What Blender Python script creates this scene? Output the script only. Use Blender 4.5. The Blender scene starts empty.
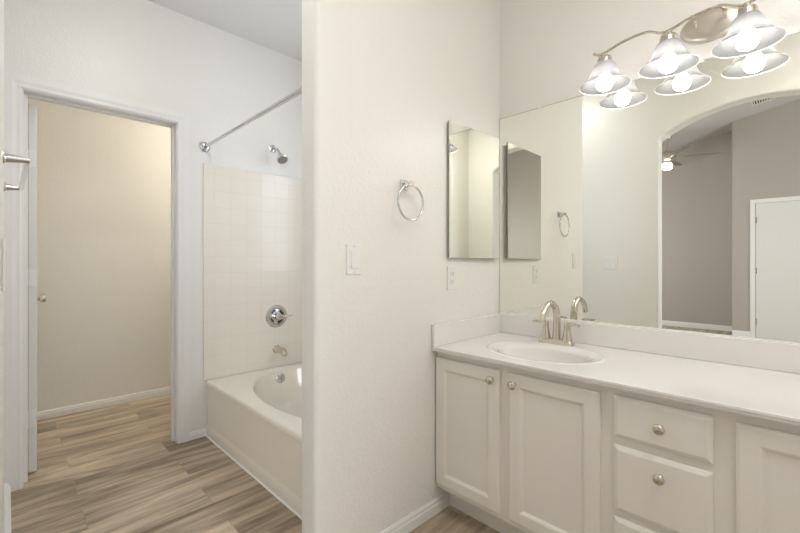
import bpy, bmesh, math, random
from mathutils import Vector, Matrix
random.seed(4)
PI = math.pi
S = bpy.context.scene
COL = S.collection

# ------------------------------------------------------------------ camera
cam_data = bpy.data.cameras.new('camera')
cam = bpy.data.objects.new('camera', cam_data)
COL.objects.link(cam)
cam.location = (0, 0, 1.14)
cam.rotation_euler = (PI / 2, 0, math.radians(-44.35))
cam_data.sensor_width = 36
cam_data.lens = 403 / 800 * 36
cam_data.shift_y = -3.8 / 800
cam_data.clip_start = 0.02
S.camera = cam

# ------------------------------------------------------------------ world, exposure
w = bpy.data.worlds.new('world')
S.world = w
w.use_nodes = True
w.node_tree.nodes['Background'].inputs[0].default_value = (0.75, 0.85, 1.0, 1)
w.node_tree.nodes['Background'].inputs[1].default_value = 1.0
S.view_settings.view_transform = 'Standard'
S.view_settings.look = 'None'
S.view_settings.gamma = 1
S.view_settings.exposure = 1.6


def area(name, loc, rot, sx, sy, power, color):
    l = bpy.data.lights.new(name, 'AREA')
    l.shape = 'RECTANGLE'
    l.size = sx
    l.size_y = sy
    l.energy = power
    l.color = color
    o = bpy.data.objects.new(name, l)
    COL.objects.link(o)
    o.location = loc
    o.rotation_euler = rot
    return o


# added bedroom fill lamps inside two added, unseen windows (shining to +Y and -Y)
area('bedroom_fill_right', (-2.1, -2.94, 1.5), (PI / 2, 0, 0), 1.7, 1.5, 25, (0.93, 0.96, 1.0))
area('bedroom_fill_left', (-2.3, 3.24, 1.5), (-PI / 2, 0, 0), 1.7, 1.5, 20, (0.93, 0.96, 1.0))  # second added lamp, lifts the dark far wall of the bedroom
# daylight through the window over the tub (shining to -X)
area('tub_window_daylight', (1.925, 1.80, 1.55), (0, PI / 2, 0), 1.0, 0.66, 2.2, (0.72, 0.84, 1.0))
BULB = 12.0
FILL_BATH = 17.0  # strength of the unseen dome added to light the vanity end
FILL_PASSAGE = 7.5  # unseen dome added to brighten door wall and tub
FILL_WC = 22.0  # unseen dome added to brighten the toilet room
DOME_FAN = 3.0


# ------------------------------------------------------------------ material helpers
def srgb(r, g, b):
    f = lambda c: (c / 255 / 12.92) if c / 255 <= 0.04045 else ((c / 255 + 0.055) / 1.055) ** 2.4
    return (f(r), f(g), f(b), 1)


def mat(name, col, rough=0.5, metal=0.0, bump=None, spec=0.5, coat=0.0):
    m = bpy.data.materials.new(name)
    m.use_nodes = True
    nt = m.node_tree
    b = nt.nodes['Principled BSDF']
    b.inputs['Base Color'].default_value = col
    b.inputs['Roughness'].default_value = rough
    b.inputs['Metallic'].default_value = metal
    b.inputs['Specular IOR Level'].default_value = spec
    b.inputs['Coat Weight'].default_value = coat
    tc = nt.nodes.new('ShaderNodeTexCoord')
    if bump:
        scale, strength, dist, detail = bump
        n = nt.nodes.new('ShaderNodeTexNoise')
        n.inputs['Scale'].default_value = scale
        n.inputs['Detail'].default_value = detail
        nt.links.new(tc.outputs['Object'], n.inputs['Vector'])
        r = nt.nodes.new('ShaderNodeValToRGB')
        r.color_ramp.elements[0].position = 0.42
        r.color_ramp.elements[1].position = 0.62
        nt.links.new(n.outputs['Fac'], r.inputs['Fac'])
        bp = nt.nodes.new('ShaderNodeBump')
        bp.inputs['Strength'].default_value = strength
        bp.inputs['Distance'].default_value = dist
        nt.links.new(r.outputs['Color'], bp.inputs['Height'])
        nt.links.new(bp.outputs['Normal'], b.inputs['Normal'])
    else:
        # a faint variation of the surface so nothing is a dead flat colour
        n = nt.nodes.new('ShaderNodeTexNoise')
        n.inputs['Scale'].default_value = 18
        nt.links.new(tc.outputs['Object'], n.inputs['Vector'])
        mr = nt.nodes.new('ShaderNodeMapRange')
        mr.inputs['To Min'].default_value = max(rough - 0.02, 0.0)
        mr.inputs['To Max'].default_value = rough + 0.02
        nt.links.new(n.outputs['Fac'], mr.inputs['Value'])
        nt.links.new(mr.outputs['Result'], b.inputs['Roughness'])
    return m


M = {}
M['wall'] = mat('wall_paint', (0.865, 0.843, 0.80, 1), 0.3, bump=(85, 0.25, 0.0018, 2), spec=0.4)
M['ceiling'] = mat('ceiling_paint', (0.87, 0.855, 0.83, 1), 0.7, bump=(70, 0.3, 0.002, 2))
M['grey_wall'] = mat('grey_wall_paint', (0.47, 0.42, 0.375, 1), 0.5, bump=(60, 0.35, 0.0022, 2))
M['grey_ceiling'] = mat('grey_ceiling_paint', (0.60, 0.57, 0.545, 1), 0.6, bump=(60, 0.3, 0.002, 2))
M['trim'] = mat('trim_paint', (0.87, 0.855, 0.83, 1), 0.3)
M['door'] = mat('door_paint', (0.80, 0.79, 0.75, 1), 0.35)
M['cab'] = mat('cabinet_paint', (0.90, 0.87, 0.81, 1), 0.35)
M['marble'] = mat('cultured_marble', (0.86, 0.835, 0.81, 1), 0.12, coat=0.3)
M['tub'] = mat('tub_enamel', (0.90, 0.835, 0.73, 1), 0.12, coat=0.3)
M['plastic'] = mat('white_plastic', (0.85, 0.84, 0.82, 1), 0.3)
M['dark'] = mat('dark_slot', (0.03, 0.03, 0.03, 1), 0.6)
M['chrome'] = mat('chrome', (0.70, 0.705, 0.72, 1), 0.07, 1.0)
M['nickel'] = mat('brushed_nickel', (0.66, 0.61, 0.53, 1), 0.27, 1.0)
M['satin_nickel'] = mat('satin_nickel_light', (0.62, 0.58, 0.51, 1), 0.38, 1.0)
M['mirror'] = mat('mirror_glass', (0.91, 0.92, 0.865, 1), 0.0, 1.0)
M['mirror'].node_tree.nodes['Principled BSDF'].inputs['Roughness'].default_value = 0
for l in list(M['mirror'].node_tree.links):
    if l.to_socket.name == 'Roughness':
        M['mirror'].node_tree.links.remove(l)
M['edge'] = mat('mirror_edge', (0.35, 0.36, 0.32, 1), 0.3, 0.4)
M['caulk'] = mat('caulk', (0.88, 0.87, 0.84, 1), 0.5)
M['blade'] = mat('fan_blade', (0.22, 0.20, 0.18, 1), 0.5)
M['vent'] = mat('vent_metal', (0.72, 0.70, 0.66, 1), 0.5)


def emit(name, col, strength):
    m = bpy.data.materials.new(name)
    m.use_nodes = True
    nt = m.node_tree
    b = nt.nodes['Principled BSDF']
    b.inputs['Base Color'].default_value = (0.9, 0.9, 0.9, 1)
    b.inputs['Emission Color'].default_value = col
    b.inputs['Emission Strength'].default_value = strength
    return m


M['bulb'] = emit('bulb_glow', (1.0, 0.975, 0.95, 1), BULB)
M['fill_bath'] = emit('fill_glow_bath', (1.0, 0.98, 0.955, 1), FILL_BATH)
M['fill_passage'] = emit('fill_glow_passage', (1.0, 0.98, 0.955, 1), FILL_PASSAGE)
M['fill_wc'] = emit('fill_glow_wc', (1.0, 0.935, 0.81, 1), FILL_WC)
M['fan_light'] = emit('fan_light_glow', (1.0, 0.95, 0.9, 1), DOME_FAN)


def shade_mat():
    m = bpy.data.materials.new('frosted_glass_shade')
    m.use_nodes = True
    nt = m.node_tree
    nt.nodes.clear()
    out = nt.nodes.new('ShaderNodeOutputMaterial')
    d = nt.nodes.new('ShaderNodeBsdfDiffuse')
    d.inputs['Color'].default_value = (0.21, 0.21, 0.213, 1)
    t = nt.nodes.new('ShaderNodeBsdfTranslucent')
    t.inputs['Color'].default_value = (0.20, 0.20, 0.203, 1)
    tr = nt.nodes.new('ShaderNodeBsdfTransparent')
    tr.inputs['Color'].default_value = (0.97, 0.97, 0.98, 1)
    g = nt.nodes.new('ShaderNodeBsdfGlossy')
    g.inputs['Roughness'].default_value = 0.15
    m1 = nt.nodes.new('ShaderNodeMixShader')
    m1.inputs[0].default_value = 0.5
    nt.links.new(d.outputs[0], m1.inputs[1])
    nt.links.new(t.outputs[0], m1.inputs[2])
    m2 = nt.nodes.new('ShaderNodeMixShader')
    m2.inputs[0].default_value = 0.12
    nt.links.new(m1.outputs[0], m2.inputs[1])
    nt.links.new(tr.outputs[0], m2.inputs[2])
    m3 = nt.nodes.new('ShaderNodeMixShader')
    m3.inputs[0].default_value = 0.05
    nt.links.new(m2.outputs[0], m3.inputs[1])
    nt.links.new(g.outputs[0], m3.inputs[2])
    nt.links.new(m3.outputs[0], out.inputs['Surface'])
    return m


M['shade'] = shade_mat()


def glass_mat():
    m = bpy.data.materials.new('window_glass')
    m.use_nodes = True
    nt = m.node_tree
    nt.nodes.clear()
    out = nt.nodes.new('ShaderNodeOutputMaterial')
    tr = nt.nodes.new('ShaderNodeBsdfTransparent')
    g = nt.nodes.new('ShaderNodeBsdfGlossy')
    g.inputs['Roughness'].default_value = 0.02
    mx = nt.nodes.new('ShaderNodeMixShader')
    mx.inputs[0].default_value = 0.05
    nt.links.new(tr.outputs[0], mx.inputs[1])
    nt.links.new(g.outputs[0], mx.inputs[2])
    nt.links.new(mx.outputs[0], out.inputs['Surface'])
    return m


M['glass'] = glass_mat()


def floor_mat():
    m = bpy.data.materials.new('vinyl_plank_floor')
    m.use_nodes = True
    nt = m.node_tree
    N, L = nt.nodes, nt.links
    b = N['Principled BSDF']
    tc = N.new('ShaderNodeTexCoord')
    mp = N.new('ShaderNodeMapping')
    mp.inputs['Location'].default_value = (0.35, -2.196 + 0.18 * 13, 0)
    L.new(tc.outputs['Object'], mp.inputs['Vector'])
    br = N.new('ShaderNodeTexBrick')
    br.offset = 0.37
    br.offset_frequency = 2
    br.inputs['Scale'].default_value = 1
    br.inputs['Brick Width'].default_value = 1.22
    br.inputs['Row Height'].default_value = 0.18
    br.inputs['Mortar Size'].default_value = 0.0012
    br.inputs['Mortar Smooth'].default_value = 0.1
    br.inputs['Color1'].default_value = (0, 0, 0, 1)
    br.inputs['Color2'].default_value = (1, 1, 1, 1)
    br.inputs['Mortar'].default_value = (0.5, 0.5, 0.5, 1)
    L.new(mp.outputs['Vector'], br.inputs['Vector'])
    # a different piece of grain for each plank
    cb = N.new('ShaderNodeVectorMath')
    cb.operation = 'SCALE'
    cb.inputs['Scale'].default_value = 7.3
    L.new(br.outputs['Color'], cb.inputs[0])
    ad = N.new('ShaderNodeVectorMath')
    ad.operation = 'ADD'
    L.new(mp.outputs['Vector'], ad.inputs[0])
    L.new(cb.outputs[0], ad.inputs[1])

    def noise(scx, scy, detail, dist=0.0, rough=0.55):
        q = N.new('ShaderNodeMapping')
        q.inputs['Scale'].default_value = (scx, scy, 1)
        L.new(ad.outputs[0], q.inputs['Vector'])
        n = N.new('ShaderNodeTexNoise')
        n.inputs['Scale'].default_value = 1
        n.inputs['Detail'].default_value = detail
        n.inputs['Distortion'].default_value = dist
        n.inputs['Roughness'].default_value = rough
        L.new(q.outputs[0], n.inputs['Vector'])
        return n

    broad = noise(1.1, 7.5, 4, 1.6)
    streak = noise(2.2, 38, 5, 1.2, 0.62)
    fine = noise(14, 260, 3)
    r = N.new('ShaderNodeValToRGB')
    e = r.color_ramp.elements
    e[0].position = 0.33
    e[0].color = srgb(110, 95, 79)
    e[1].position = 0.66
    e[1].color = srgb(220, 203, 179)
    k = r.color_ramp.elements.new(0.44)
    k.color = srgb(154, 138, 117)
    k = r.color_ramp.elements.new(0.53)
    k.color = srgb(188, 171, 148)

    def mathn(op, a, bb):
        q = N.new('ShaderNodeMath')
        q.operation = op
        for i, v in enumerate((a, bb)):
            if isinstance(v, (int, float)):
                q.inputs[i].default_value = v
            else:
                L.new(v, q.inputs[i])
        return q.outputs[0]

    f = mathn('ADD', mathn('MULTIPLY', broad.outputs['Fac'], 0.62), mathn('MULTIPLY', streak.outputs['Fac'], 0.26))
    f = mathn('ADD', f, mathn('MULTIPLY', fine.outputs['Fac'], 0.12))
    sep = N.new('ShaderNodeSeparateColor')
    L.new(br.outputs['Color'], sep.inputs[0])
    f = mathn('ADD', f, mathn('MULTIPLY', mathn('SUBTRACT', sep.outputs[0], 0.5), 0.10))
    L.new(f, r.inputs['Fac'])
    mx = N.new('ShaderNodeMix')
    mx.data_type = 'RGBA'
    L.new(mathn('MULTIPLY', br.outputs['Fac'], 0.22), mx.inputs[0])
    L.new(r.outputs['Color'], mx.inputs[6])
    mx.inputs[7].default_value = srgb(105, 92, 78)
    L.new(mx.outputs[2], b.inputs['Base Color'])
    b.inputs['Roughness'].default_value = 0.42
    bp = N.new('ShaderNodeBump')
    bp.inputs['Strength'].default_value = 0.15
    bp.inputs['Distance'].default_value = 0.001
    L.new(f, bp.inputs['Height'])
    L.new(bp.outputs[0], b.inputs['Normal'])
    return m


M['floor'] = floor_mat()


def tile_mat():
    m = bpy.data.materials.new('white_square_tile')
    m.use_nodes = True
    nt = m.node_tree
    N, L = nt.nodes, nt.links
    b = N['Principled BSDF']
    geo = N.new('ShaderNodeNewGeometry')
    sx = N.new('ShaderNodeSeparateXYZ')
    L.new(geo.outputs['Position'], sx.inputs[0])
    nx = N.new('ShaderNodeSeparateXYZ')
    L.new(geo.outputs['Normal'], nx.inputs[0])
    ab = N.new('ShaderNodeMath')
    ab.operation = 'ABSOLUTE'
    L.new(nx.outputs[0], ab.inputs[0])
    gt = N.new('ShaderNodeMath')
    gt.operation = 'GREATER_THAN'
    gt.inputs[1].default_value = 0.5
    L.new(ab.outputs[0], gt.inputs[0])
    mixf = N.new('ShaderNodeMix')
    L.new(gt.outputs[0], mixf.inputs[0])
    L.new(sx.outputs[0], mixf.inputs[2])
    L.new(sx.outputs[1], mixf.inputs[3])
    cx = N.new('ShaderNodeCombineXYZ')
    L.new(mixf.outputs[0], cx.inputs[0])
    L.new(sx.outputs[2], cx.inputs[1])
    mp = N.new('ShaderNodeMapping')
    mp.inputs['Location'].default_value = (-0.995 + 1.1, -0.364 - 0.108 * 0.3 + 1.08, 0)
    L.new(cx.outputs[0], mp.inputs['Vector'])
    br = N.new('ShaderNodeTexBrick')
    br.offset = 0
    br.inputs['Scale'].default_value = 1
    br.inputs['Brick Width'].default_value = 0.1097
    br.inputs['Row Height'].default_value = 0.1097
    br.inputs['Mortar Size'].default_value = 0.0016
    br.inputs['Mortar Smooth'].default_value = 0.6
    br.inputs['Color1'].default_value = (0.87, 0.805, 0.705, 1)
    br.inputs['Color2'].default_value = (0.88, 0.815, 0.715, 1)
    br.inputs['Mortar'].default_value = (0.81, 0.74, 0.63, 1)
    L.new(mp.outputs[0], br.inputs['Vector'])
    L.new(br.outputs['Color'], b.inputs['Base Color'])
    bp = N.new('ShaderNodeBump')
    bp.inputs['Strength'].default_value = 0.5
    bp.inputs['Distance'].default_value = 0.0015
    bp.invert = True
    L.new(br.outputs['Fac'], bp.inputs['Height'])
    L.new(bp.outputs[0], b.inputs['Normal'])
    b.inputs['Roughness'].default_value = 0.18
    return m


M['tile'] = tile_mat()

# ------------------------------------------------------------------ geometry helpers


def world_loc(o):
    v = Vector((0, 0, 0))
    while o is not None:
        v += o.location
        o = o.parent
    return v


def obj(name, bm, m, parent=None, bevel=0.0, smooth=False, seg=2):
    """link a bmesh (in world coordinates) as one object whose origin sits at its base"""
    bmesh.ops.recalc_face_normals(bm, faces=bm.faces[:])
    if parent is None:
        xs = [v.co for v in bm.verts]
        org = Vector(((min(v.x for v in xs) + max(v.x for v in xs)) / 2,
                      (min(v.y for v in xs) + max(v.y for v in xs)) / 2, min(v.z for v in xs)))
        loc = org
    else:
        org = world_loc(parent)
        loc = Vector((0, 0, 0))
    bmesh.ops.translate(bm, verts=bm.verts[:], vec=-org)
    me = bpy.data.meshes.new(name)
    bm.to_mesh(me)
    bm.free()
    me.materials.append(m)
    if smooth:
        for p in me.polygons:
            p.use_smooth = True
        me.set_sharp_from_angle(angle=math.radians(40))
    o = bpy.data.objects.new(name, me)
    COL.objects.link(o)
    o.location = loc
    if parent:
        o.parent = parent
    if bevel:
        md = o.modifiers.new('bevel', 'BEVEL')
        md.width = bevel
        md.segments = seg
        md.limit_method = 'ANGLE'
        md.angle_limit = math.radians(50)
        md.harden_normals = False
    return o


def tag(o, label, cat, group=None):
    o['label'] = label
    o['category'] = cat
    if group:
        o['group'] = group
    return o


def thing(name, label, cat, loc, group=None):
    o = bpy.data.objects.new(name, None)
    o.empty_display_size = 0.05
    COL.objects.link(o)
    o.location = loc
    return tag(o, label, cat, group)


def struct(o):
    o['kind'] = 'structure'
    return o


def box(x0, x1, y0, y1, z0, z1, bm=None):
    bm = bm or bmesh.new()
    v = [bm.verts.new((x, y, z)) for x in (x0, x1) for y in (y0, y1) for z in (z0, z1)]
    for f in ((0, 1, 3, 2), (4, 6, 7, 5), (0, 4, 5, 1), (2, 3, 7, 6), (0, 2, 6, 4), (1, 5, 7, 3)):
        bm.faces.new([v[i] for i in f])
    return bm


def prism(pts, axis, a, b, bm=None):
    """extrude a 2D outline along an axis; pts are the two remaining coordinates in xyz order"""
    bm = bm or bmesh.new()

    def mk(p, c):
        if axis == 'x':
            return (c, p[0], p[1])
        if axis == 'y':
            return (p[0], c, p[1])
        return (p[0], p[1], c)
    A = [bm.verts.new(mk(p, a)) for p in pts]
    B = [bm.verts.new(mk(p, b)) for p in pts]
    n = len(pts)
    bm.faces.new(A)
    bm.faces.new(B)
    for i in range(n):
        j = (i + 1) % n
        bm.faces.new([A[i], A[j], B[j], B[i]])
    return bm


def lathe(profile, org, axis=(0, 0, 1), n=32, bm=None):
    """profile: list of (radius, height along the axis)"""
    bm = bm or bmesh.new()
    q = Vector((0, 0, 1)).rotation_difference(Vector(axis).normalized())
    org = Vector(org)
    rings = []
    for r, h in profile:
        if r < 1e-6:
            rings.append([bm.verts.new(org + q @ Vector((0, 0, h)))])
        else:
            rings.append([bm.verts.new(org + q @ Vector((r * math.cos(2 * PI * k / n), r * math.sin(2 * PI * k / n), h)))
                          for k in range(n)])
    for a, b in zip(rings[:-1], rings[1:]):
        for k in range(n):
            j = (k + 1) % n
            if len(a) == 1 and len(b) == 1:
                continue
            if len(a) == 1:
                bm.faces.new([a[0], b[k], b[j]])
            elif len(b) == 1:
                bm.faces.new([a[k], a[j], b[0]])
            else:
                bm.faces.new([a[k], a[j], b[j], b[k]])
    return bm


def tube(path, rad, n=14, bm=None, closed=False, squash=None):
    """sweep a circle (or an ellipse, squash=(a,b)) along a path; rad is a number or a list"""
    bm = bm or bmesh.new()
    P = [Vector(p) for p in path]
    m = len(P)
    R = rad if isinstance(rad, (list, tuple)) else [rad] * m
    T = []
    for i in range(m):
        if closed:
            t = P[(i + 1) % m] - P[i - 1]
        else:
            t = P[min(i + 1, m - 1)] - P[max(i - 1, 0)]
        T.append(t.normalized())
    up = Vector((0, 0, 1)) if abs(T[0].z) < 0.9 else Vector((1, 0, 0))
    u = T[0].cross(up).normalized()
    rings = []
    for i in range(m):
        u = (u - T[i] * u.dot(T[i])).normalized()
        v = T[i].cross(u)
        sa, sb = squash if squash else (1, 1)
        rings.append([bm.verts.new(P[i] + R[i] * (sa * math.cos(2 * PI * k / n) * u + sb * math.sin(2 * PI * k / n) * v))
                      for k in range(n)])
    rng = range(m) if closed else range(m - 1)
    for i in rng:
        a, b = rings[i], rings[(i + 1) % m]
        for k in range(n):
            j = (k + 1) % n
            bm.faces.new([a[k], a[j], b[j], b[k]])
    if not closed:
        bm.faces.new(rings[0])
        bm.faces.new(rings[-1])
    return bm


def curve_pts(ctrl, n=8):
    """Catmull-Rom through control points"""
    P = [Vector(c) for c in ctrl]
    P = [2 * P[0] - P[1]] + P + [2 * P[-1] - P[-2]]
    out = []
    for i in range(1, len(P) - 2):
        for k in range(n):
            t = k / n
            a, b, c, d = P[i - 1], P[i], P[i + 1], P[i + 2]
            out.append(0.5 * ((2 * b) + (c - a) * t + (2 * a - 5 * b + 4 * c - d) * t * t + (3 * b - a - 3 * c + d) * t ** 3))
    out.append(P[-2])
    return out


def rounded_rect(x0, x1, y0, y1, r, corners=(1, 1, 1, 1), n=6):
    """corner order: (x0,y0) (x1,y0) (x1,y1) (x0,y1)"""
    out = []
    C = [(x0, y0, PI, 1), (x1, y0, 1.5 * PI, 1), (x1, y1, 0, 1), (x0, y1, 0.5 * PI, 1)]
    for i, (cx, cy, a0, _) in enumerate(C):
        if not corners[i]:
            out.append((cx, cy))
            continue
        ox = cx + (r if cx == x0 else -r)
        oy = cy + (r if cy == y0 else -r)
        for k in range(n + 1):
            a = a0 + k / n * PI / 2
            out.append((ox + r * math.cos(a), oy + r * math.sin(a)))
    return out


# ------------------------------------------------------------------ room dimensions
XM = 1.942     # mirror wall
YW = 1.203     # wing wall, vanity side
YW2 = 1.31     # wing wall, tub side
XE = 0.768     # wing wall end
YD = 2.80      # door wall
YD2 = 2.925
XL = -0.007    # left (arch) wall, bathroom side
XL2 = -0.138
YB = -0.64     # wall at the far end of the vanity
ZC = 2.72      # bathroom ceiling
YF = 3.92      # far wall of the toilet room
DX0, DX1, DZ = 0.064, 0.768, 2.017   # doorway
BX, BUMP = 3.884 - 8.6, 3.884 - 8.12             # bedroom far wall and closet front
BY0, BY1 = -2.9, 3.2


def bed_z(y):
    return 3.33 + 0.20 * (0.89 - y)


# floor
struct(obj('floor', box(BX - 0.12, XM + 0.12, BY0 - 0.12, YF + 0.12, -0.1, 0), M['floor']))
# ceilings
struct(obj('ceiling', box(XL, XM + 0.12, YB - 0.12, YF + 0.12, ZC, ZC + 0.1), M['ceiling']))
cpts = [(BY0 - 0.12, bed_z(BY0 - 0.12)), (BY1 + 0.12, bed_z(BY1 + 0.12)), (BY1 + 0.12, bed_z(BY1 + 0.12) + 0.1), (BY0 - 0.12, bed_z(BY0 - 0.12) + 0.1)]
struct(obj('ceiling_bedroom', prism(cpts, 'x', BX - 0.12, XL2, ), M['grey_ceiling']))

# wing wall with bullnose corners at its free end
struct(obj('wall_wing', prism(rounded_rect(XE, XM, YW, YW2, 0.02, (1, 0, 0, 1)), 'z', 0, ZC), M['wall'], smooth=True))
# mirror wall
TW = (1.45, 2.15, 1.0, 2.1)   # window above the tub y0,y1,z0,z1
bm = box(XM, XM + 0.12, YB - 0.12, TW[0], 0, ZC)
box(XM, XM + 0.12, TW[1], YF + 0.12, 0, ZC, bm)
box(XM, XM + 0.12, TW[0], TW[1], 0, TW[2], bm)
box(XM, XM + 0.12, TW[0], TW[1], TW[3], ZC, bm)
struct(obj('wall_mirror_side', bm, M['wall']))
# window over the tub
w_ = struct(obj('window_1', box(XM + 0.05, XM + 0.06, TW[0], TW[1], TW[2], TW[3]), M['glass']))
bm = box(XM + 0.03, XM + 0.08, TW[0], TW[1], TW[2], TW[2] + 0.03)
box(XM + 0.03, XM + 0.08, TW[0], TW[1], TW[3] - 0.03, TW[3], bm)
box(XM + 0.03, XM + 0.08, TW[0], TW[0] + 0.03, TW[2] + 0.03, TW[3] - 0.03, bm)
box(XM + 0.03, XM + 0.08, TW[1] - 0.03, TW[1], TW[2] + 0.03, TW[3] - 0.03, bm)
obj('window_frame', bm, M['trim'], w_)
# end wall beyond the vanity
struct(obj('wall_vanity_end', box(XL, XM, YB - 0.12, YB, 0, ZC), M['wall']))
# door wall (with opening)
bm = prism([(XL, 0), (DX0 - 0.018, 0), (DX0 - 0.018, DZ + 0.018), (DX1 + 0.018, DZ + 0.018), (DX1 + 0.018, 0), (XM, 0), (XM, ZC), (XL, ZC)], 'y', YD, YD2)
struct(obj('wall_door_side', bm, M['wall']))
# toilet room walls
struct(obj('wall_toilet_room_far', box(XL, XM, YF, YF + 0.12, 0, ZC), M['wall']))
# arch wall
AY0, AY1, AZS, AZP = -0.29, 0.893, 2.165, 2.345
hw = (AY1 - AY0) / 2
sag = AZP - AZS
R = (hw * hw + sag * sag) / (2 * sag)
cy, cz = (AY0 + AY1) / 2, AZP - R
a0 = math.asin(hw / R)
arc = [(cy + R * math.sin(-a0 + 2 * a0 * k / 32), cz + R * math.cos(-a0 + 2 * a0 * k / 32)) for k in range(33)]
y0, y1 = BY0 - 0.12, YF + 0.12
pts = [(y0, 0), (AY0, 0)] + arc + [(AY1, 0), (y1, 0), (y1, 2.86), (BY1 + .12, bed_z(BY1 + .12)), (y0, bed_z(y0))]
struct(obj('wall_arch', prism(pts, 'x', XL2 + 0.008, XL), M['wall'], bevel=0.014, smooth=True, seg=3))
bpts = [(y0, 0), (AY0 - 0.014, 0)] + [(cy + (a - cy) * 1.024, b + 0.012) for a, b in arc] + [(AY1 + 0.014, 0), (BY1 + 0.12, 0), (BY1 + 0.12, bed_z(BY1 + 0.12)), (y0, bed_z(y0))]
struct(obj('wall_bedroom_arch_side', prism(bpts, 'x', XL2, XL2 + 0.008), M['grey_wall']))
# bedroom walls
struct(obj('wall_bedroom_far', prism([(BY0, 0), (BY1, 0), (BY1, bed_z(BY1)), (BY0, bed_z(BY0))], 'x', BX - 0.12, BX), M['grey_wall']))
struct(obj('wall_bedroom_closet', prism([(BY0, 0), (0.875, 0), (0.875, bed_z(0.875)), (BY0, bed_z(BY0))], 'x', BX, BUMP), M['grey_wall']))
wx0, wx1, wz0, wz1 = -3.05, -1.15, 0.7, 2.3
for side, ya, yb, ga, nm in (('right', BY0 - 0.12, BY0, -0.08, 'added_window_right'), ('left', BY1, BY1 + 0.12, 0.07, 'added_window_left')):  # both windows are added, unseen, as sources for the bedroom fill
    zt = bed_z(max(ya, yb))
    bm = box(BX - 0.12, wx0, ya, yb, 0, zt)
    box(wx1, XL2, ya, yb, 0, zt, bm)
    box(wx0, wx1, ya, yb, 0, wz0, bm)
    box(wx0, wx1, ya, yb, wz1, zt, bm)
    struct(obj('wall_bedroom_' + side, bm, M['grey_wall']))
    g = (yb if side == 'right' else ya) + ga
    w_ = struct(obj(nm, box(wx0, wx1, g, g + 0.01, wz0, wz1), M['glass']))
    bm = box(wx0, wx1, g - 0.015, g + 0.025, wz0, wz0 + 0.05)
    box(wx0, wx1, g - 0.015, g + 0.025, wz1 - 0.05, wz1, bm)
    for xx in (wx0, (wx0 + wx1) / 2 - 0.025, wx1 - 0.05):
        box(xx, xx + 0.05, g - 0.015, g + 0.025, wz0 + 0.05, wz1 - 0.05, bm)
    obj('window_frame', bm, M['trim'], w_)

# tile surround, three walls (8 mm thick)
TT = 1.793
bm = box(0.926, XM, YD - 0.009, YD, 0.364, TT)
tile = struct(obj('wall_tile_faucet_side', bm, M['tile'], bevel=0.004))
struct(obj('wall_tile_back_side', box(XM - 0.009, XM, YW2 + 0.009, YD - 0.009, 0.364, TT), M['tile']))
struct(obj('wall_tile_wing_side', box(0.955, XM, YW2, YW2 + 0.009, 0.364, TT), M['tile']))


# baseboards ------------------------------------------------------------------
def base_profile(h=0.064, t=0.013):
    return [(0, 0), (t, 0), (t, h * 0.62), (t * 0.75, h * 0.72), (t * 0.75, h * 0.86), (t * 0.35, h), (0, h)]


def base_y(name, x0, x1, y, sign, h=0.064, t=0.013):
    """runs along X on a wall whose face is at y; sign -1: projects to -Y"""
    bm = prism([(y + sign * p, z) for p, z in base_profile(h, t)], 'x', x0, x1)
    return struct(obj(name, bm, M['trim']))


def base_x(name, y0, y1, x, sign, h=0.064, t=0.013):
    bm = prism([(x + sign * p, z) for p, z in base_profile(h, t)], 'y', y0, y1)
    return struct(obj(name, bm, M['trim']))


base_y('baseboard_wing', XE + 0.02, 1.492, YW, -1, 0.066)
base_x('baseboard_wing_end', YW + 0.02, YW2 - 0.015, XE, -1, 0.066, 0.012)
base_y('baseboard_door_side', DX1 + 0.066, 0.943, YD, -1, 0.05)
base_x('baseboard_left', AY1 + 0.02, YD - 0.015, XL, 1, 0.05, 0.023)
base_y('baseboard_toilet_room', 0.05, XM, YF, -1, 0.06)
base_x('baseboard_bedroom_far', 0.875, BY1, BX, 1, 0.09, 0.014)
base_x('baseboard_bedroom_closet', 0.66, 0.875, BUMP, 1, 0.09, 0.014)

# door casing, jambs and stops --------------------------------------------------
CW = 0.06


def casing(name, y, sign, xa, xb, zt, cw=CW, t=0.016, left_cut=None):
    """moulded casing round an opening in a wall facing sign*Y"""
    prof = [(0, 0), (0, t * 0.55), (cw * 0.12, t * 0.8), (cw * 0.3, t * 0.75), (cw * 0.55, t), (cw, t), (cw, 0)]
    bm = bmesh.new()
    # path mitred: left leg, head, right leg
    stations = [((xa, 0), (-1, 0)), ((xa, zt), (-1, 1)), ((xb, zt), (1, 1)), ((xb, 0), (1, 0))]
    rings = []
    for (px, pz), (ox, oz) in stations:
        rings.append([bm.verts.new((px + ox * p, y + sign * q, pz + oz * p)) for p, q in prof])
    for a, b in zip(rings[:-1], rings[1:]):
        n = len(prof)
        for k in range(n):
            j = (k + 1) % n
            bm.faces.new([a[k], a[j], b[j], b[k]])
    bm.faces.new(rings[0])
    bm.faces.new(rings[-1])
    return struct(obj(name, bm, M['trim']))


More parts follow.
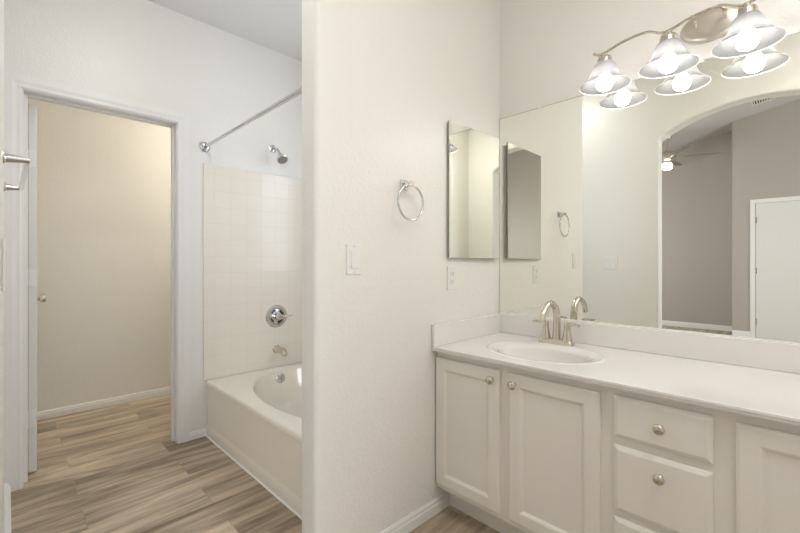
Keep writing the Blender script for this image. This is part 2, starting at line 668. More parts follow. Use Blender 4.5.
casing('trim_1', YD, -1, DX0 - 0.006, DX1 + 0.004, DZ + 0.005, 0.066)
casing('trim_2', YD2, 1, DX0 - 0.003, DX1 + 0.004, DZ + 0.005, 0.055)
bm = box(DX0 - 0.018, DX0, YD, YD2, 0, DZ)
box(DX1, DX1 + 0.018, YD, YD2, 0, DZ, bm)
box(DX0 - 0.018, DX1 + 0.018, YD, YD2, DZ, DZ + 0.018, bm)
struct(obj('trim_3', bm, M['trim'], bevel=0.002))
bm = box(DX0, DX0 + 0.017, YD + 0.05, YD + 0.085, 0, DZ)
box(DX1 - 0.011, DX1, YD + 0.05, YD + 0.085, 0, DZ, bm)
box(DX0 + 0.017, DX1 - 0.011, YD + 0.05, YD + 0.085, DZ - 0.011, DZ, bm)
struct(obj('trim_4', bm, M['trim'], bevel=0.002))

# open door leaf into the toilet room: hinge edge faces the bathroom
LX0, LX1, LY0, LY1 = 0.085, 0.120, 2.936, 3.61
door = struct(obj('door_1', box(LX0, LX1, LY0, LY1, 0.012, 1.995), M['door'], bevel=0.002))
for z in (0.30, 1.06, 1.70):
    bm = box(LX0 + 0.003, LX1 - 0.004, LY0 - 0.0025, LY0 + 0.001, z - 0.045, z + 0.045)
    for dz in (-0.03, 0.0, 0.03):
        lathe([(0, 0), (0.003, 0), (0.002, 0.0012), (0, 0.0014)], (LX0 + 0.018 + (0.006 if dz else -0.004), LY0 - 0.0025, z + dz), (0, -1, 0), 10, bm)
    lathe([(0, -0.046), (0.005, -0.046), (0.005, 0.046), (0, 0.046)], (LX0 - 0.004, LY0 - 0.003, z), (0, 0, 1), 12, bm)
    obj('hinge', bm, M['trim'], door, smooth=True)
for sgn, xx in ((1, LX1), (-1, LX0)):
    bm = lathe([(0, 0), (0.032, 0), (0.032, 0.004), (0.026, 0.009), (0.012, 0.011), (0.011, 0.030), (0.018, 0.036), (0.026, 0.046),
                (0.027, 0.060), (0.022, 0.068), (0, 0.070)] if sgn > 0 else
               [(0, 0), (0.032, 0), (0.032, 0.004), (0.012, 0.010), (0.011, 0.025), (0.024, 0.035), (0.024, 0.05), (0, 0.056)],
               (xx, LY1 - 0.065, 0.905), (sgn, 0, 0), 28)
    obj('door_knob', bm, M['nickel'], door, smooth=True)

# closet door in the bedroom (seen in the mirror)
CY0, CY1 = -0.16, 0.60
prof_y = BUMP


def casing_x(name, x, sign, ya, yb, zt, cw, t=0.016):
    bm = bmesh.new()
    prof = [(0, 0), (0, t * 0.6), (cw * 0.2, t * 0.85), (cw * 0.6, t), (cw, t), (cw, 0)]
    rings = []
    for (py, pz), (oy, oz) in [((ya, 0), (-1, 0)), ((ya, zt), (-1, 1)), ((yb, zt), (1, 1)), ((yb, 0), (1, 0))]:
        rings.append([bm.verts.new((x + sign * q, py + oy * p, pz + oz * p)) for p, q in prof])
    for a, b in zip(rings[:-1], rings[1:]):
        n = len(prof)
        for k in range(n):
            bm.faces.new([a[k], a[(k + 1) % n], b[(k + 1) % n], b[k]])
    bm.faces.new(rings[0])
    bm.faces.new(rings[-1])
    return struct(obj(name, bm, M['trim']))


casing_x('trim_5', BUMP, 1, CY0, CY1, 2.035, 0.06)
d2 = struct(obj('door_2', box(BUMP, BUMP + 0.008, CY0 + 0.004, CY1 - 0.006, 0.012, 2.03), M['door'], bevel=0.001))
for z in (0.25, 1.02, 1.78):
    obj('hinge', box(BUMP + 0.008, BUMP + 0.016, CY1 - 0.014, CY1 - 0.004, z - 0.045, z + 0.045), M['nickel'], d2)
obj('door_knob', lathe([(0, 0), (0.03, 0), (0.03, 0.004), (0.012, 0.01), (0.011, 0.03), (0.026, 0.04), (0.026, 0.056), (0, 0.064)],
                       (BUMP + 0.008, CY0 + 0.07, 0.92), (1, 0, 0), 20), M['nickel'], d2, smooth=True)

# ------------------------------------------------------------------ bathtub
TX0, TX1, TY0, TY1, TZ = 0.943, XM - 0.0095, YW2 + 0.0095, YD - 0.0095, 0.364
tub = thing('bathtub', 'white built-in bathtub with an oval basin beside the wing wall', 'bathtub', ((TX0 + TX1) / 2, (TY0 + TY1) / 2, 0))


def ring_pts(rect, c, a, b, n):
    """angles shared by a rectangle outline and an ellipse"""
    x0, x1, y0, y1 = rect
    angs = set(2 * PI * k / n for k in range(n))
    for X in (x0, x1):
        for Y in (y0, y1):
            angs.add(math.atan2(Y - c[1], X - c[0]) % (2 * PI))
    angs = sorted(angs)
    out = []
    for t in angs:
        dx, dy = math.cos(t), math.sin(t)
        k = min(((x1 if dx > 0 else x0) - c[0]) / dx if abs(dx) > 1e-9 else 1e9,
                ((y1 if dy > 0 else y0) - c[1]) / dy if abs(dy) > 1e-9 else 1e9)
        rr = 1 / math.sqrt((dx / a) ** 2 + (dy / b) ** 2)
        out.append((t, (c[0] + k * dx, c[1] + k * dy), (dx * rr, dy * rr)))
    return out


def loft(rings, bm, cap=True):
    for a, b in zip(rings[:-1], rings[1:]):
        n = len(a)
        for k in range(n):
            j = (k + 1) % n
            bm.faces.new([a[k], a[j], b[j], b[k]])
    if cap:
        bm.faces.new(rings[-1])


bc = (1.437, 2.055)
RP = ring_pts((TX0 + 0.012, TX1, TY0, TY1), bc, 0.405, 0.705, 72)
bm = bmesh.new()
rings = [[bm.verts.new((p[0], p[1], TZ)) for _, p, _ in RP]]
for s, z, sh in ((1.06, TZ, 0), (1.03, TZ, 0), (1.01, TZ - 0.001, 0), (0.99, TZ - 0.006, 0), (0.975, TZ - 0.018, 0)):
    rings.append([bm.verts.new((bc[0] + e[0] * s, bc[1] + e[1] * s, z)) for _, _, e in RP])
loft(rings, bm, False)
# rolled front edge and apron
ap = [(TX0 + 0.012, TZ), (TX0 + 0.004, TZ - 0.003), (TX0, TZ - 0.010), (TX0, TZ - 0.03), (TX0 + 0.006, TZ - 0.036), (TX0 + 0.007, 0.085),
      (TX0 + 0.004, 0.07), (TX0, 0.06), (TX0, 0.0), (TX0 + 0.03, 0.0), (TX0 + 0.03, TZ - 0.02)]
prism(ap, 'y', TY0, TY1, bm)
obj('tub_deck', bm, M['tub'], tub, smooth=True)
bm = bmesh.new()
rings = []
for s, z in ((0.975, TZ - 0.018), (0.955, TZ - 0.07), (0.92, TZ - 0.16), (0.87, TZ - 0.24), (0.80, TZ - 0.29), (0.68, TZ - 0.315), (0.4, TZ - 0.325)):
    off = 0.0
    rings.append([bm.verts.new((bc[0] + e[0] * s, bc[1] + e[1] * s, z)) for _, _, e in RP])
loft(rings, bm)
obj('basin', bm, M['tub'], tub, smooth=True)
ang = math.atan2(0.1, 1)
bm = lathe([(0, 0.012), (0.012, 0.012), (0.014, 0.009), (0.026, 0.008), (0.033, 0.006), (0.036, 0.002), (0.036, -0.01)], (1.437, 2.055 + 0.705 * 0.955 - 0.008, 0.295), (0, -1, 0.12), 32)
ov = obj('overflow_plate', bm, M['chrome'], tub, smooth=True)
obj('screw', lathe([(0, 0.0145), (0.004, 0.014), (0.005, 0.012)], (1.437, 2.055 + 0.705 * 0.955 - 0.008, 0.295), (0, -1, 0.12), 12), M['dark'], ov)
obj('drain', lathe([(0, 0.004), (0.02, 0.006), (0.032, 0.003), (0.034, 0)], (1.437, 2.42, TZ - 0.322), (0, 0, 1), 24), M['chrome'], tub, smooth=True)
struct(obj('trim_6', prism([(TX0 - 0.006, 0), (TX0, 0.009), (TX0, 0)], 'y', YW2, YD - 0.013), M['caulk']))

# tub filler, valve, shower head
YT = YD - 0.009
sp = thing('tub_spout', 'brushed metal tub spout on the tiled wall below the round valve', 'spout', (1.44, YT, 0.50))
path = [(1.44, YT, 0.50), (1.44, YT - 0.03, 0.50), (1.44, YT - 0.08, 0.498), (1.44, YT - 0.115, 0.49), (1.44, YT - 0.135, 0.474)]
obj('spout_body', tube(path, [0.027, 0.026, 0.025, 0.024, 0.019], 20), M['nickel'], sp, smooth=True)
obj('wall_collar', lathe([(0, 0), (0.031, 0), (0.031, 0.006), (0.027, 0.009)], (1.44, YT, 0.50), (0, -1, 0), 24), M['nickel'], sp, smooth=True)
va = thing('shower_valve', 'round chrome shower valve with a single lever on white tile', 'valve', (1.44, YT, 0.742))
obj('escutcheon', lathe([(0, 0), (0.083, 0), (0.084, 0.004), (0.080, 0.009), (0.060, 0.012), (0.056, 0.008), (0.040, 0.010), (0.036, 0.014), (0, 0.014)],
                        (1.44, YT, 0.742), (0, -1, 0), 40), M['chrome'], va, smooth=True)
obj('valve_hub', lathe([(0.028, 0.012), (0.027, 0.04), (0.024, 0.055), (0.018, 0.062), (0, 0.064)], (1.44, YT, 0.742), (0, -1, 0), 28), M['chrome'], va, smooth=True)
obj('lever', tube([(1.455, YT - 0.045, 0.742), (1.50, YT - 0.052, 0.742), (1.535, YT - 0.06, 0.744)], [0.010, 0.0065, 0.006], 14, squash=(1.0, 0.7)), M['chrome'], va, smooth=True)
for a in (0.6, 2.2, 3.7, 5.3):
    x_, z_ = 1.44 + 0.048 * math.cos(a), 0.742 + 0.048 * math.sin(a)
    obj('valve_slot', tube([(1.44 + 0.047 * math.cos(a + q), YT - 0.0115, 0.742 + 0.047 * math.sin(a + q)) for q in (-0.4, -0.2, 0, 0.2, 0.4)], 0.005, 8), M['dark'], va)

sh = thing('shower_fixture', 'chrome shower head on a short angled arm above the tiled wall', 'shower head', (1.415, YD, 1.985))
obj('wall_flange', lathe([(0, 0), (0.03, 0), (0.029, 0.004), (0.018, 0.011), (0.011, 0.013)], (1.415, YD, 1.985), (0, -1, 0), 28), M['chrome'], sh, smooth=True)
obj('shower_arm', tube(curve_pts([(1.415, YD, 1.985), (1.415, YD - 0.035, 1.985), (1.418, YD - 0.065, 1.968), (1.424, YD - 0.095, 1.93)]), 0.0095, 14), M['chrome'], sh, smooth=True)
dirh = Vector((0.0, -0.62, -0.78)).normalized()
hd = obj('spray_head', lathe([(0, -0.012), (0.013, -0.01), (0.016, 0.0), (0.013, 0.008), (0.017, 0.014), (0.032, 0.030), (0.039, 0.040), (0.040, 0.050), (0.036, 0.054), (0, 0.055)],
                             (1.425, YD - 0.10, 1.922), dirh, 32), M['chrome'], sh, smooth=True)
bm = bmesh.new()
qq = Vector((0, 0, 1)).rotation_difference(dirh)
for rr, cnt in ((0.012, 6), (0.026, 12)):
    for k in range(cnt):
        p = Vector((1.425, YD - 0.10, 1.922)) + qq @ Vector((rr * math.cos(2 * PI * k / cnt), rr * math.sin(2 * PI * k / cnt), 0.0545))
        lathe([(0.0032, 0), (0.0026, 0.002), (0, 0.002)], p, dirh, 8, bm)
o = obj('spray_nozzles', bm, M['dark'], hd)

# shower rod
rod = thing('shower_curtain_rod', 'straight chrome shower rod spanning above the bathtub', 'curtain rod', (0.935, YD, 1.902))
obj('rod', tube([(0.935, YD - 0.004, 1.902), (0.935, 2.0, 1.902)], 0.0105, 20), M['chrome'], rod, smooth=True)
obj('rod_sleeve', tube([(0.935, 2.02, 1.902), (0.935, YW2 + 0.004, 1.902)], 0.0125, 20), M['chrome'], rod, smooth=True)
for yy, s in ((YD, -1), (YW2, 1)):
    obj('end_flange', lathe([(0, 0), (0.034, 0), (0.034, 0.004), (0.028, 0.010), (0.021, 0.013), (0.019, 0.028), (0.0135, 0.030)], (0.935, yy, 1.902), (0, s, 0), 28), M['chrome'], rod, smooth=True)

# ------------------------------------------------------------------ vanity cabinet
VY0, VY1 = YB, YW
FX = 1.410      # face frame
DFX = 1.392     # door fronts
van = thing('vanity_cabinet', 'long white painted vanity cabinet along the mirror wall', 'cabinet', ((FX + XM) / 2, (VY0 + VY1) / 2, 0))
obj('face_frame', box(FX, FX + 0.019, VY0 + 0.001, VY1 - 0.001, 0.118, 0.7425), M['cab'], van, bevel=0.0015)
for yy in (VY0 + 0.001, 0.46, 0.16, VY1 - 0.017):
    obj('side_panel', box(FX + 0.0195, XM - 0.001, yy, yy + 0.016, 0.118, 0.60), M['cab'], van)
obj('bottom_panel', box(FX + 0.0195, XM - 0.001, VY0 + 0.018, VY1 - 0.018, 0.102, 0.1175), M['cab'], van)
obj('toe_kick', box(1.493, 1.51, VY0 + 0.001, VY1 - 0.001, 0, 0.102), M['cab'], van)


def front(yy0, yy1, z0, z1, frame, kind):
    """door: frame and recessed panel with a chamfered sticking; drawer: slab with a raised bevelled field"""
    bm = bmesh.new()

    def rect(i, x):
        return [bm.verts.new((x, yy0 + i, z0 + i)), bm.verts.new((x, yy1 - i, z0 + i)), bm.verts.new((x, yy1 - i, z1 - i)), bm.verts.new((x, yy0 + i, z1 - i))]
    if kind == 'door':
        prof = [(0, FX), (0, DFX + 0.006), (0.002, DFX + 0.003), (0.009, DFX), (frame - 0.003, DFX), (frame + 0.003, DFX + 0.003), (frame + 0.008, DFX + 0.009), (frame + 0.011, DFX + 0.010)]
    else:
        prof = [(0, FX), (0, DFX + 0.008), (0.002, DFX + 0.006), (0.011, DFX + 0.001), (0.014, DFX)]
    rings = [rect(i, x) for i, x in prof]
    bm.faces.new(rings[0])
    loft(rings, bm)
    return bm


def knob(parent, y, z):
    bm = lathe([(0, 0), (0.008, 0), (0.007, 0.003), (0.0055, 0.008), (0.0065, 0.013), (0.014, 0.018), (0.0158, 0.022), (0.0145, 0.026), (0.0105, 0.0285), (0.010, 0.0275), (0.005, 0.0295), (0, 0.030)],
               (DFX, y, z), (-1, 0, 0), 28)
    obj('knob', bm, M['nickel'], parent, smooth=True)


doors = [(0.866, 1.196, 'low'), (0.489, 0.8246, 'high'), (-0.196, 0.143, 'low'), (-0.567, -0.231, 'high')]
for a, b, side in doors:
    d = obj('door', front(a, b, 0.140, 0.713, 0.050, 'door'), M['cab'], van)
    knob(d, a + 0.030 if side == 'low' else b - 0.027, 0.673)
for z0, z1, kn in ((0.582, 0.715, 0.649), (0.348, 0.557, 0.502), (0.135, 0.328, 0.28)):
    d = obj('drawer', front(0.192, 0.447, z0, z1, 0, 'drawer'), M['cab'], van)
    knob(d, 0.316, kn)

# countertop with integral bowl
CX0, ZT = 1.372, 0.762
ct = thing('vanity_countertop', 'glossy white cultured marble countertop with integral oval sink', 'countertop', ((CX0 + XM) / 2, (VY0 + VY1) / 2, 0.743))
sc = (1.630, 0.803)
SA, SB = 0.156, 0.202
RP = ring_pts((CX0 + 0.004, XM, VY0, VY1), sc, SA, SB, 72)
bm = bmesh.new()
rings = [[bm.verts.new((p[0], p[1], ZT)) for _, p, _ in RP]]
for s, z in ((1.24, ZT), (1.21, ZT), (1.19, ZT + 0.0025), (1.165, ZT + 0.003), (1.13, ZT + 0.001), (1.05, ZT - 0.001), (0.99, ZT - 0.004), (0.95, ZT - 0.009), (0.915, ZT - 0.018)):
    rings.append([bm.verts.new((sc[0] + e[0] * s, sc[1] + e[1] * s, z)) for _, _, e in RP])
loft(rings, bm, False)
# front edge: a softened lip
pf = [(CX0 + 0.004, ZT), (CX0 + 0.001, ZT - 0.001), (CX0, ZT - 0.004), (CX0, ZT - 0.008), (CX0 + 0.002, ZT - 0.010), (CX0 + 0.002, ZT - 0.017), (CX0 + 0.004, ZT - 0.019),
      (CX0 + 0.05, ZT - 0.019), (CX0 + 0.05, ZT - 0.012)]
prism(pf, 'y', VY0, VY1, bm)
obj('counter_slab', bm, M['marble'], ct, smooth=True)
bm = bmesh.new()
rings = []
for s, z in ((0.915, ZT - 0.018), (0.89, ZT - 0.03), (0.84, ZT - 0.065), (0.75, ZT - 0.10), (0.58, ZT - 0.125), (0.35, ZT - 0.138), (0.12, ZT - 0.142)):
    rings.append([bm.verts.new((sc[0] + e[0] * s, sc[1] + e[1] * s, z)) for _, _, e in RP])
loft(rings, bm)
bowl = obj('sink_basin', bm, M['marble'], ct, smooth=True)
obj('drain', lathe([(0, 0.003), (0.014, 0.004), (0.022, 0.003), (0.024, 0)], (sc[0], sc[1], ZT - 0.142), (0, 0, 1), 24), M['nickel'], bowl, smooth=True)
obj('backsplash', box(XM - 0.02, XM - 0.0005, VY0 + 0.0005, VY1 - 0.0005, ZT, 0.862), M['marble'], ct, bevel=0.003)
obj('side_splash', box(CX0 + 0.001, XM - 0.02, VY1 - 0.019, VY1 - 0.0005, ZT, 0.862), M['marble'], ct, bevel=0.003)

# faucet ---------------------------------------------------------------------
fx, fy = 1.835, 0.834
fa = thing('faucet', 'brushed nickel two-handle arc faucet behind the oval sink', 'faucet', (fx, fy, ZT + 0.0005))
bm = bmesh.new()
rg = []
for q, z in ((0, 0.0005), (0, 0.008), (0.004, 0.018), (0.009, 0.024), (0.014, 0.026)):
    rg.append([bm.verts.new((fx + a, fy + b, ZT + z)) for a, b in rounded_rect(-0.027 + q, 0.027 - q, -0.078 + q, 0.078 - q, 0.012)])
bm.faces.new(rg[0])
loft(rg, bm)
obj('base_plate', bm, M['nickel'], fa, smooth=True)
spts = curve_pts([(fx, fy, ZT + 0.022), (fx + 0.004, fy, ZT + 0.07), (fx + 0.004, fy, ZT + 0.125), (fx - 0.012, fy, ZT + 0.168), (fx - 0.052, fy, ZT + 0.192),
                  (fx - 0.098, fy, ZT + 0.182), (fx - 0.128, fy, ZT + 0.153), (fx - 0.142, fy, ZT + 0.120)])
n = len(spts)
obj('spout', tube(spts, [0.0185 - 0.0060 * min(1, k / n * 1.4) for k in range(n)], 20), M['nickel'], fa, smooth=True)
obj('lift_rod', tube([(fx + 0.020, fy, ZT + 0.02), (fx + 0.020, fy, ZT + 0.085)], 0.0025, 8), M['nickel'], fa)
for s in (1, -1):
    yy = fy + s * 0.051
    h = obj('handle', lathe([(0.024, 0.020), (0.0225, 0.03), (0.018, 0.05), (0.0145, 0.07), (0.0135, 0.086), (0.0145, 0.095), (0.012, 0.102), (0, 0.104)], (fx, yy, ZT), (0, 0, 1), 24), M['nickel'], fa, smooth=True)
    obj('lever', tube([(fx, yy - s * 0.008, ZT + 0.095), (fx - 0.004, yy + s * 0.02, ZT + 0.098), (fx - 0.008, yy + s * 0.042, ZT + 0.098), (fx - 0.011, yy + s * 0.060, ZT + 0.095)],
                      [0.0125, 0.012, 0.0105, 0.009], 14, squash=(0.9, 0.6)), M['nickel'], h, smooth=True)

# ------------------------------------------------------------------ wall mirror
MZ0, MZ1, MY0, MY1 = 0.866, 1.925, YB + 0.012, 1.196
mi = thing('wall_mirror', 'large frameless wall mirror above the vanity countertop', 'mirror', (XM, (MY0 + MY1) / 2, MZ0))
obj('mirror_glass', box(XM - 0.006, XM - 0.0005, MY0, MY1, MZ0, MZ1), M['mirror'], mi)
bm = box(XM - 0.0066, XM - 0.0004, MY0, MY1, MZ1, MZ1 + 0.0018)
obj('mirror_edge', bm, M['edge'], mi)
obj('side_channel', box(XM - 0.0085, XM - 0.0004, MY1, MY1 + 0.0055, MZ0, MZ1 + 0.0018), M['vent'], mi)
obj('bottom_channel', box(XM - 0.0085, XM - 0.0004, MY0, MY1, MZ0 - 0.004, MZ0 + 0.003), M['caulk'], mi)
for yy in (0.965, 0.3, -0.35):
    obj('mirror_clip', box(XM - 0.009, XM - 0.0004, yy - 0.008, yy + 0.008, MZ1 - 0.006, MZ1 + 0.011), M['plastic'], mi, bevel=0.002)

# medicine cabinet -------------------------------------------------------------
mx0, mx1, mz0, mz1 = 1.482, 1.890, 1.163, 1.806
mc = thing('medicine_cabinet', 'mirrored medicine cabinet mounted on the wing wall beside the corner', 'medicine cabinet', ((mx0 + mx1) / 2, YW, mz0))
obj('cabinet_body', box(mx0 + 0.012, mx1 - 0.012, YW - 0.008, YW, mz0 + 0.012, mz1 - 0.012), M['trim'], mc)


def rot_box(x0, x1, y0, y1, z0, z1, ang):
    bm = box(x0, x1, y0, y1, z0, z1)
    bmesh.ops.rotate(bm, verts=bm.verts[:], cent=Vector((x0, y1, 0)), matrix=Matrix.Rotation(ang, 3, 'Z'))
    return bm


TILT = math.radians(-1.5)
md = obj('mirror_door', rot_box(mx0, mx1, YW - 0.016, YW - 0.009, mz0, mz1, TILT), M['edge'], mc)
bm = rot_box(mx0 + 0.0006, mx1 - 0.0006, YW - 0.018, YW - 0.0155, mz0 + 0.0006, mz1 - 0.0006, TILT)
obj('door_mirror', bm, M['mirror'], md)

# ------------------------------------------------------------------ vanity light
LXc, LY = 1.82, [0.617, 0.387, 0.156, -0.074]
vl = thing('vanity_light', 'brushed nickel four-shade vanity light on the wall above the mirror', 'wall light', (XM, 0.2715, 2.05))
bm = bmesh.new()
rg = []
for s, x in ((1, 0), (1, 0.006), (0.94, 0.014), (0.80, 0.020), (0.5, 0.023), (0.0, 0.024)):
    if s:
        rg.append([bm.verts.new((XM - x, 0.2715 + 0.100 * s * math.cos(2 * PI * k / 40), 2.055 + 0.062 * s * math.sin(2 * PI * k / 40))) for k in range(40)])
loft(rg, bm)
plate = obj('back_plate', bm, M['satin_nickel'], vl, smooth=True)
for dy in (0.045, -0.045):
    pz = 2.055
    obj('support_arm', tube(curve_pts([(XM - 0.018, 0.2715 + dy, pz), (XM - 0.06, 0.2715 + dy, pz + 0.02), (LXc + 0.01, 0.2715 + dy, pz + 0.0)]), 0.006, 12), M['nickel'], plate, smooth=True)
rp = [(LXc, LY[0] + 0.045, 2.043)]
for i in range(4):
    rp.append((LXc, LY[i] + 0.012, 2.030))
    if i < 3:
        m_ = (LY[i] + LY[i + 1]) / 2
        rp.append((LXc, m_ + 0.04, 2.052))
        rp.append((LXc, m_ - 0.04, 2.056))
rp.append((LXc, LY[3] - 0.045, 2.043))
obj('curved_rail', tube(curve_pts(rp), 0.0055, 12), M['nickel'], vl, smooth=True)
for yy in LY:
    s_ = obj('lamp_shade', lathe([(0.026, 1.991), (0.034, 1.986), (0.041, 1.976), (0.048, 1.961), (0.055, 1.943), (0.064, 1.927), (0.076, 1.912), (0.089, 1.900), (0.098, 1.893)], (LXc, yy, 0), (0, 0, 1), 48), M['shade'], vl, smooth=True)
    obj('shade_rim', tube([(LXc + 0.098 * math.cos(2 * PI * k / 48), yy + 0.098 * math.sin(2 * PI * k / 48), 1.893) for k in range(48)], 0.0014, 8, closed=True), M['plastic'], s_, smooth=True)
    obj('shade_cap', lathe([(0, 2.030), (0.010, 2.029), (0.012, 2.018), (0.026, 2.012), (0.0285, 2.004), (0.0285, 1.988), (0.020, 1.986), (0, 1.986)], (LXc, yy, 0), (0, 0, 1), 32), M['nickel'], s_, smooth=True)
    b_ = obj('bulb', lathe([(0, 1.942), (0.016, 1.940), (0.025, 1.930), (0.031, 1.914), (0.0325, 1.903), (0.030, 1.889), (0.022, 1.878), (0.011, 1.872), (0, 1.870)], (LXc, yy, 0), (0, 0, 1), 24), M['bulb'], s_, smooth=True)
    obj('bulb_neck', lathe([(0, 1.986), (0.0135, 1.985), (0.0135, 1.965), (0.016, 1.950), (0.018, 1.9405), (0, 1.9415)], (LXc, yy, 0), (0, 0, 1), 24), M['plastic'], s_, smooth=True)

# ------------------------------------------------------------------ towel ring
tr = thing('towel_ring', 'chrome towel ring on the textured wing wall', 'towel ring', (1.196, YW, 1.465))
obj('wall_plate', box(1.196 - 0.021, 1.196 + 0.021, YW - 0.010, YW, 1.465 - 0.021, 1.465 + 0.021), M['chrome'], tr, bevel=0.004)
obj('post', box(1.196 - 0.010, 1.196 + 0.010, YW - 0.052, YW - 0.009, 1.465 - 0.010, 1.465 + 0.010), M['chrome'], tr, bevel=0.003)
rr = 0.073
obj('ring', tube([(1.196 + rr * math.sin(2 * PI * k / 48), YW - 0.044, 1.462 - rr + rr * math.cos(2 * PI * k / 48)) for k in range(48)], 0.005, 12, closed=True), M['chrome'], tr, smooth=True)


# ------------------------------------------------------------------ switches and outlet
def plate_y(name, label, cat, x, z, w, kinds):
    """plate on the wing wall, facing -Y"""
    t = thing(name, label, cat, (x, YW, z))
    obj('cover_plate', box(x - w / 2, x + w / 2, YW - 0.006, YW, z - 0.057, z + 0.057), M['plastic'], t, bevel=0.003)
    if kinds == 'rocker':
        bm = prism([(YW - 0.006, z - 0.033), (YW - 0.006, z + 0.033), (YW - 0.0085, z + 0.033), (YW - 0.008, z), (YW - 0.0115, z - 0.033)], 'x', x - 0.0165, x + 0.0165)
        obj('rocker', bm, M['plastic'], t, bevel=0.0006)
        for s in (1, -1):
            obj('screw', lathe([(0, 0.0075), (0.003, 0.007), (0.0032, 0.0055)], (x, YW, z + s * 0.048), (0, -1, 0), 10), M['vent'], t)
    else:
        for s in (1, -1):
            c = obj('socket', prism([(x + a, z + s * 0.0195 + b) for a, b in rounded_rect(-0.0165, 0.0165, -0.0135, 0.0135, 0.006)], 'y', YW - 0.0085, YW - 0.006), M['plastic'], t)
            bm = box(x - 0.0075, x - 0.0055, YW - 0.0089, YW - 0.0084, z + s * 0.0195, z + s * 0.0195 + 0.008)
            box(x + 0.0055, x + 0.0075, YW - 0.0089, YW - 0.0084, z + s * 0.0195, z + s * 0.0195 + 0.007, bm)
            lathe([(0.0024, 0.0084), (0.0024, 0.0089), (0, 0.0089)], (x, YW, z + s * 0.0195 - 0.006), (0, -1, 0), 10, bm)
            obj('socket_slots', bm, M['dark'], c)
    return t


plate_y('light_switch', 'white rocker light switch on the wing wall below the towel ring', 'light switch', 0.932, 1.153, 0.071, 'rocker')
plate_y('wall_outlet', 'white duplex outlet below the medicine cabinet', 'outlet', 1.519, 1.068, 0.071, 'outlet')
# double switch on the arch wall (seen in the mirror)
sy, sz = 1.266, 1.135
ds = thing('light_switch', 'white double light switch beside the arch, reflected in the large mirror', 'light switch', (XL, sy, sz))
obj('cover_plate', box(XL, XL + 0.006, sy - 0.059, sy + 0.059, sz - 0.057, sz + 0.057), M['plastic'], ds, bevel=0.003)
for s in (1, -1):
    obj('rocker', prism([(XL + 0.006, sz - 0.033), (XL + 0.006, sz + 0.033), (XL + 0.0085, sz + 0.033), (XL + 0.008, sz), (XL + 0.0115, sz - 0.033)], 'y', sy + s * 0.023 - 0.0165, sy + s * 0.023 + 0.0165), M['plastic'], ds)

# ------------------------------------------------------------------ towel bar on the left wall
tb = thing('towel_bar', 'chrome towel bar on the left wall beside the doorway', 'towel bar', (XL, 2.08, 1.465))
bx = 0.046
for yy in (1.70, 2.36):
    obj('rosette', lathe([(0, 0), (0.019, 0), (0.018, 0.004), (0.015, 0.007), (0.011, 0.009)], (XL, yy, 1.457), (1, 0, 0), 28), M['chrome'], tb, smooth=True)
    obj('post', tube([(XL + 0.004, yy, 1.457), (XL + 0.03, yy, 1.457), (bx + 0.007, yy, 1.457)], [0.015, 0.0115, 0.008], 16), M['chrome'], tb, smooth=True)
obj('bar', box(bx - 0.007, bx + 0.007, 1.70, 2.36, 1.448, 1.466), M['chrome'], tb, bevel=0.002)

# ------------------------------------------------------------------ ceiling: unseen fill domes added for light, then fan and vent
dl = thing('fill_dome', 'added round dome fill light on the bathroom ceiling, out of view', 'fill light', (0.85, -0.28, ZC))
obj('light_base', lathe([(0, 0), (0.17, 0), (0.17, -0.02), (0.15, -0.025)], (0.85, -0.28, ZC), (0, 0, 1), 40), M['trim'], dl, smooth=True)
obj('dome', lathe([(0.15, -0.022), (0.14, -0.05), (0.10, -0.075), (0.05, -0.087), (0, -0.09)], (0.85, -0.28, ZC), (0, 0, 1), 40), M['fill_bath'], dl, smooth=True)
dl = thing('fill_dome', 'added round dome fill light between doorway and bathtub, out of view', 'fill light', (0.50, 1.65, ZC))
obj('light_base', lathe([(0, 0), (0.17, 0), (0.17, -0.02), (0.15, -0.025)], (0.50, 1.65, ZC), (0, 0, 1), 40), M['trim'], dl, smooth=True)
obj('dome', lathe([(0.15, -0.022), (0.14, -0.05), (0.10, -0.075), (0.05, -0.087), (0, -0.09)], (0.50, 1.65, ZC), (0, 0, 1), 40), M['fill_passage'], dl, smooth=True)
dl = thing('fill_dome', 'added small dome fill light in the toilet room, out of view', 'fill light', (1.70, 3.20, ZC))
obj('light_base', lathe([(0, 0), (0.15, 0), (0.15, -0.02), (0.13, -0.025)], (1.70, 3.20, ZC), (0, 0, 1), 40), M['trim'], dl, smooth=True)
obj('dome', lathe([(0.13, -0.022), (0.12, -0.05), (0.08, -0.07), (0, -0.08)], (1.70, 3.20, ZC), (0, 0, 1), 40), M['fill_wc'], dl, smooth=True)

# ceiling fan in the bedroom
FXc, FYc = 3.884 - 7.7, 1.65
fzc = bed_z(FYc)
fan = thing('ceiling_fan', 'bedroom ceiling fan with a light, reflected in the large mirror', 'ceiling fan', (FXc, FYc, fzc))
obj('canopy', lathe([(0, 0.012), (0.065, 0.012), (0.06, -0.03), (0.03, -0.06), (0, -0.06)], (FXc, FYc, fzc), (0, 0, 1), 28), M['satin_nickel'], fan, smooth=True)
obj('downrod', tube([(FXc, FYc, fzc - 0.05), (FXc, FYc, 2.93)], 0.012, 12), M['satin_nickel'], fan, smooth=True)
obj('motor_housing', lathe([(0, 2.88), (0.05, 2.88), (0.10, 2.85), (0.12, 2.81), (0.12, 2.77), (0.09, 2.735), (0.05, 2.72), (0.05, 2.69), (0, 2.69)], (FXc, FYc, 0.07), (0, 0, 1), 32), M['satin_nickel'], fan, smooth=True)
obj('light_bowl', lathe([(0.045, 2.695), (0.06, 2.68), (0.075, 2.64), (0.07, 2.60), (0.045, 2.58), (0, 2.575)], (FXc, FYc, 0.07), (0, 0, 1), 28), M['fan_light'], fan, smooth=True)
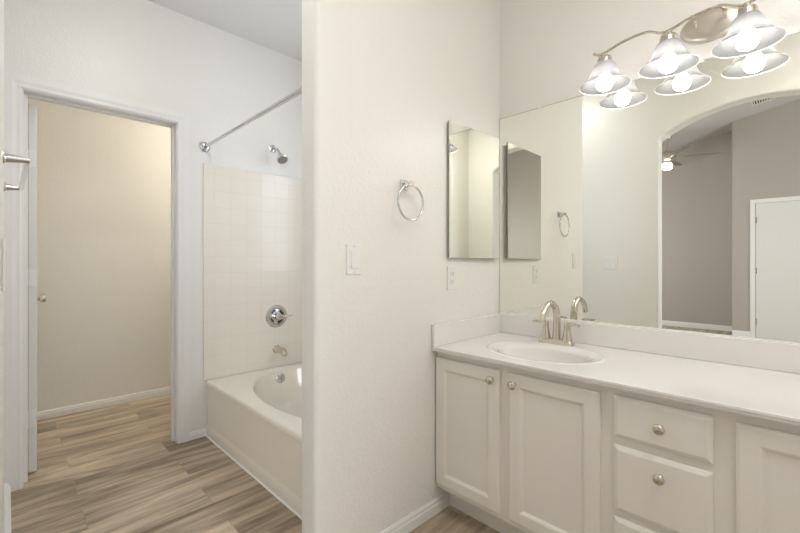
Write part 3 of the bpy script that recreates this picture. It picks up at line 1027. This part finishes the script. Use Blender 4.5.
for k in range(5):
    a = math.radians(-105 + 72 * k)
    bm = bmesh.new()
    prism([(0.20, -0.045), (0.66, -0.055), (0.69, -0.035), (0.69, 0.035), (0.66, 0.055), (0.20, 0.045)], 'z', -0.004, 0.004, bm)
    bmesh.ops.rotate(bm, verts=bm.verts[:], cent=(0, 0, 0), matrix=Matrix.Rotation(math.radians(-9), 3, 'X'))
    bmesh.ops.rotate(bm, verts=bm.verts[:], cent=(0, 0, 0), matrix=Matrix.Rotation(a, 3, 'Z'))
    bmesh.ops.translate(bm, verts=bm.verts[:], vec=(FXc, FYc, 2.835))
    b_ = obj('blade', bm, M['blade'], fan)
    bm = box(0.10, 0.24, -0.014, 0.014, -0.006, 0.001)
    bmesh.ops.rotate(bm, verts=bm.verts[:], cent=(0, 0, 0), matrix=Matrix.Rotation(a, 3, 'Z'))
    bmesh.ops.translate(bm, verts=bm.verts[:], vec=(FXc, FYc, 2.830))
    obj('blade_bracket', bm, M['satin_nickel'], b_)

# ceiling vent in the bedroom
vx, vy = 3.884 - 7.5, 0.426
vt = thing('ceiling_vent', 'white slatted air vent on the bedroom ceiling, reflected in the large mirror', 'vent', (vx, vy, bed_z(vy)))
sl = math.atan(-0.20)


def on_ceiling(bm):
    bmesh.ops.rotate(bm, verts=bm.verts[:], cent=(0, 0, 0), matrix=Matrix.Rotation(sl, 3, 'X'))
    bmesh.ops.translate(bm, verts=bm.verts[:], vec=(vx, vy, bed_z(vy)))
    return bm


bm = box(-0.15, 0.15, -0.18, -0.16, -0.012, 0)
box(-0.15, 0.15, 0.16, 0.18, -0.012, 0, bm)
box(-0.15, -0.13, -0.16, 0.16, -0.012, 0, bm)
box(0.13, 0.15, -0.16, 0.16, -0.012, 0, bm)
obj('vent_frame', on_ceiling(bm), M['vent'], vt)
obj('vent_opening', on_ceiling(box(-0.13, 0.13, -0.16, 0.16, -0.002, 0)), M['dark'], vt)
for k in range(12):
    yk = -0.147 + k * 0.0267
    obj('vent_slat', on_ceiling(box(-0.13, 0.13, yk - 0.006, yk + 0.006, -0.010, -0.004)), M['vent'], vt)
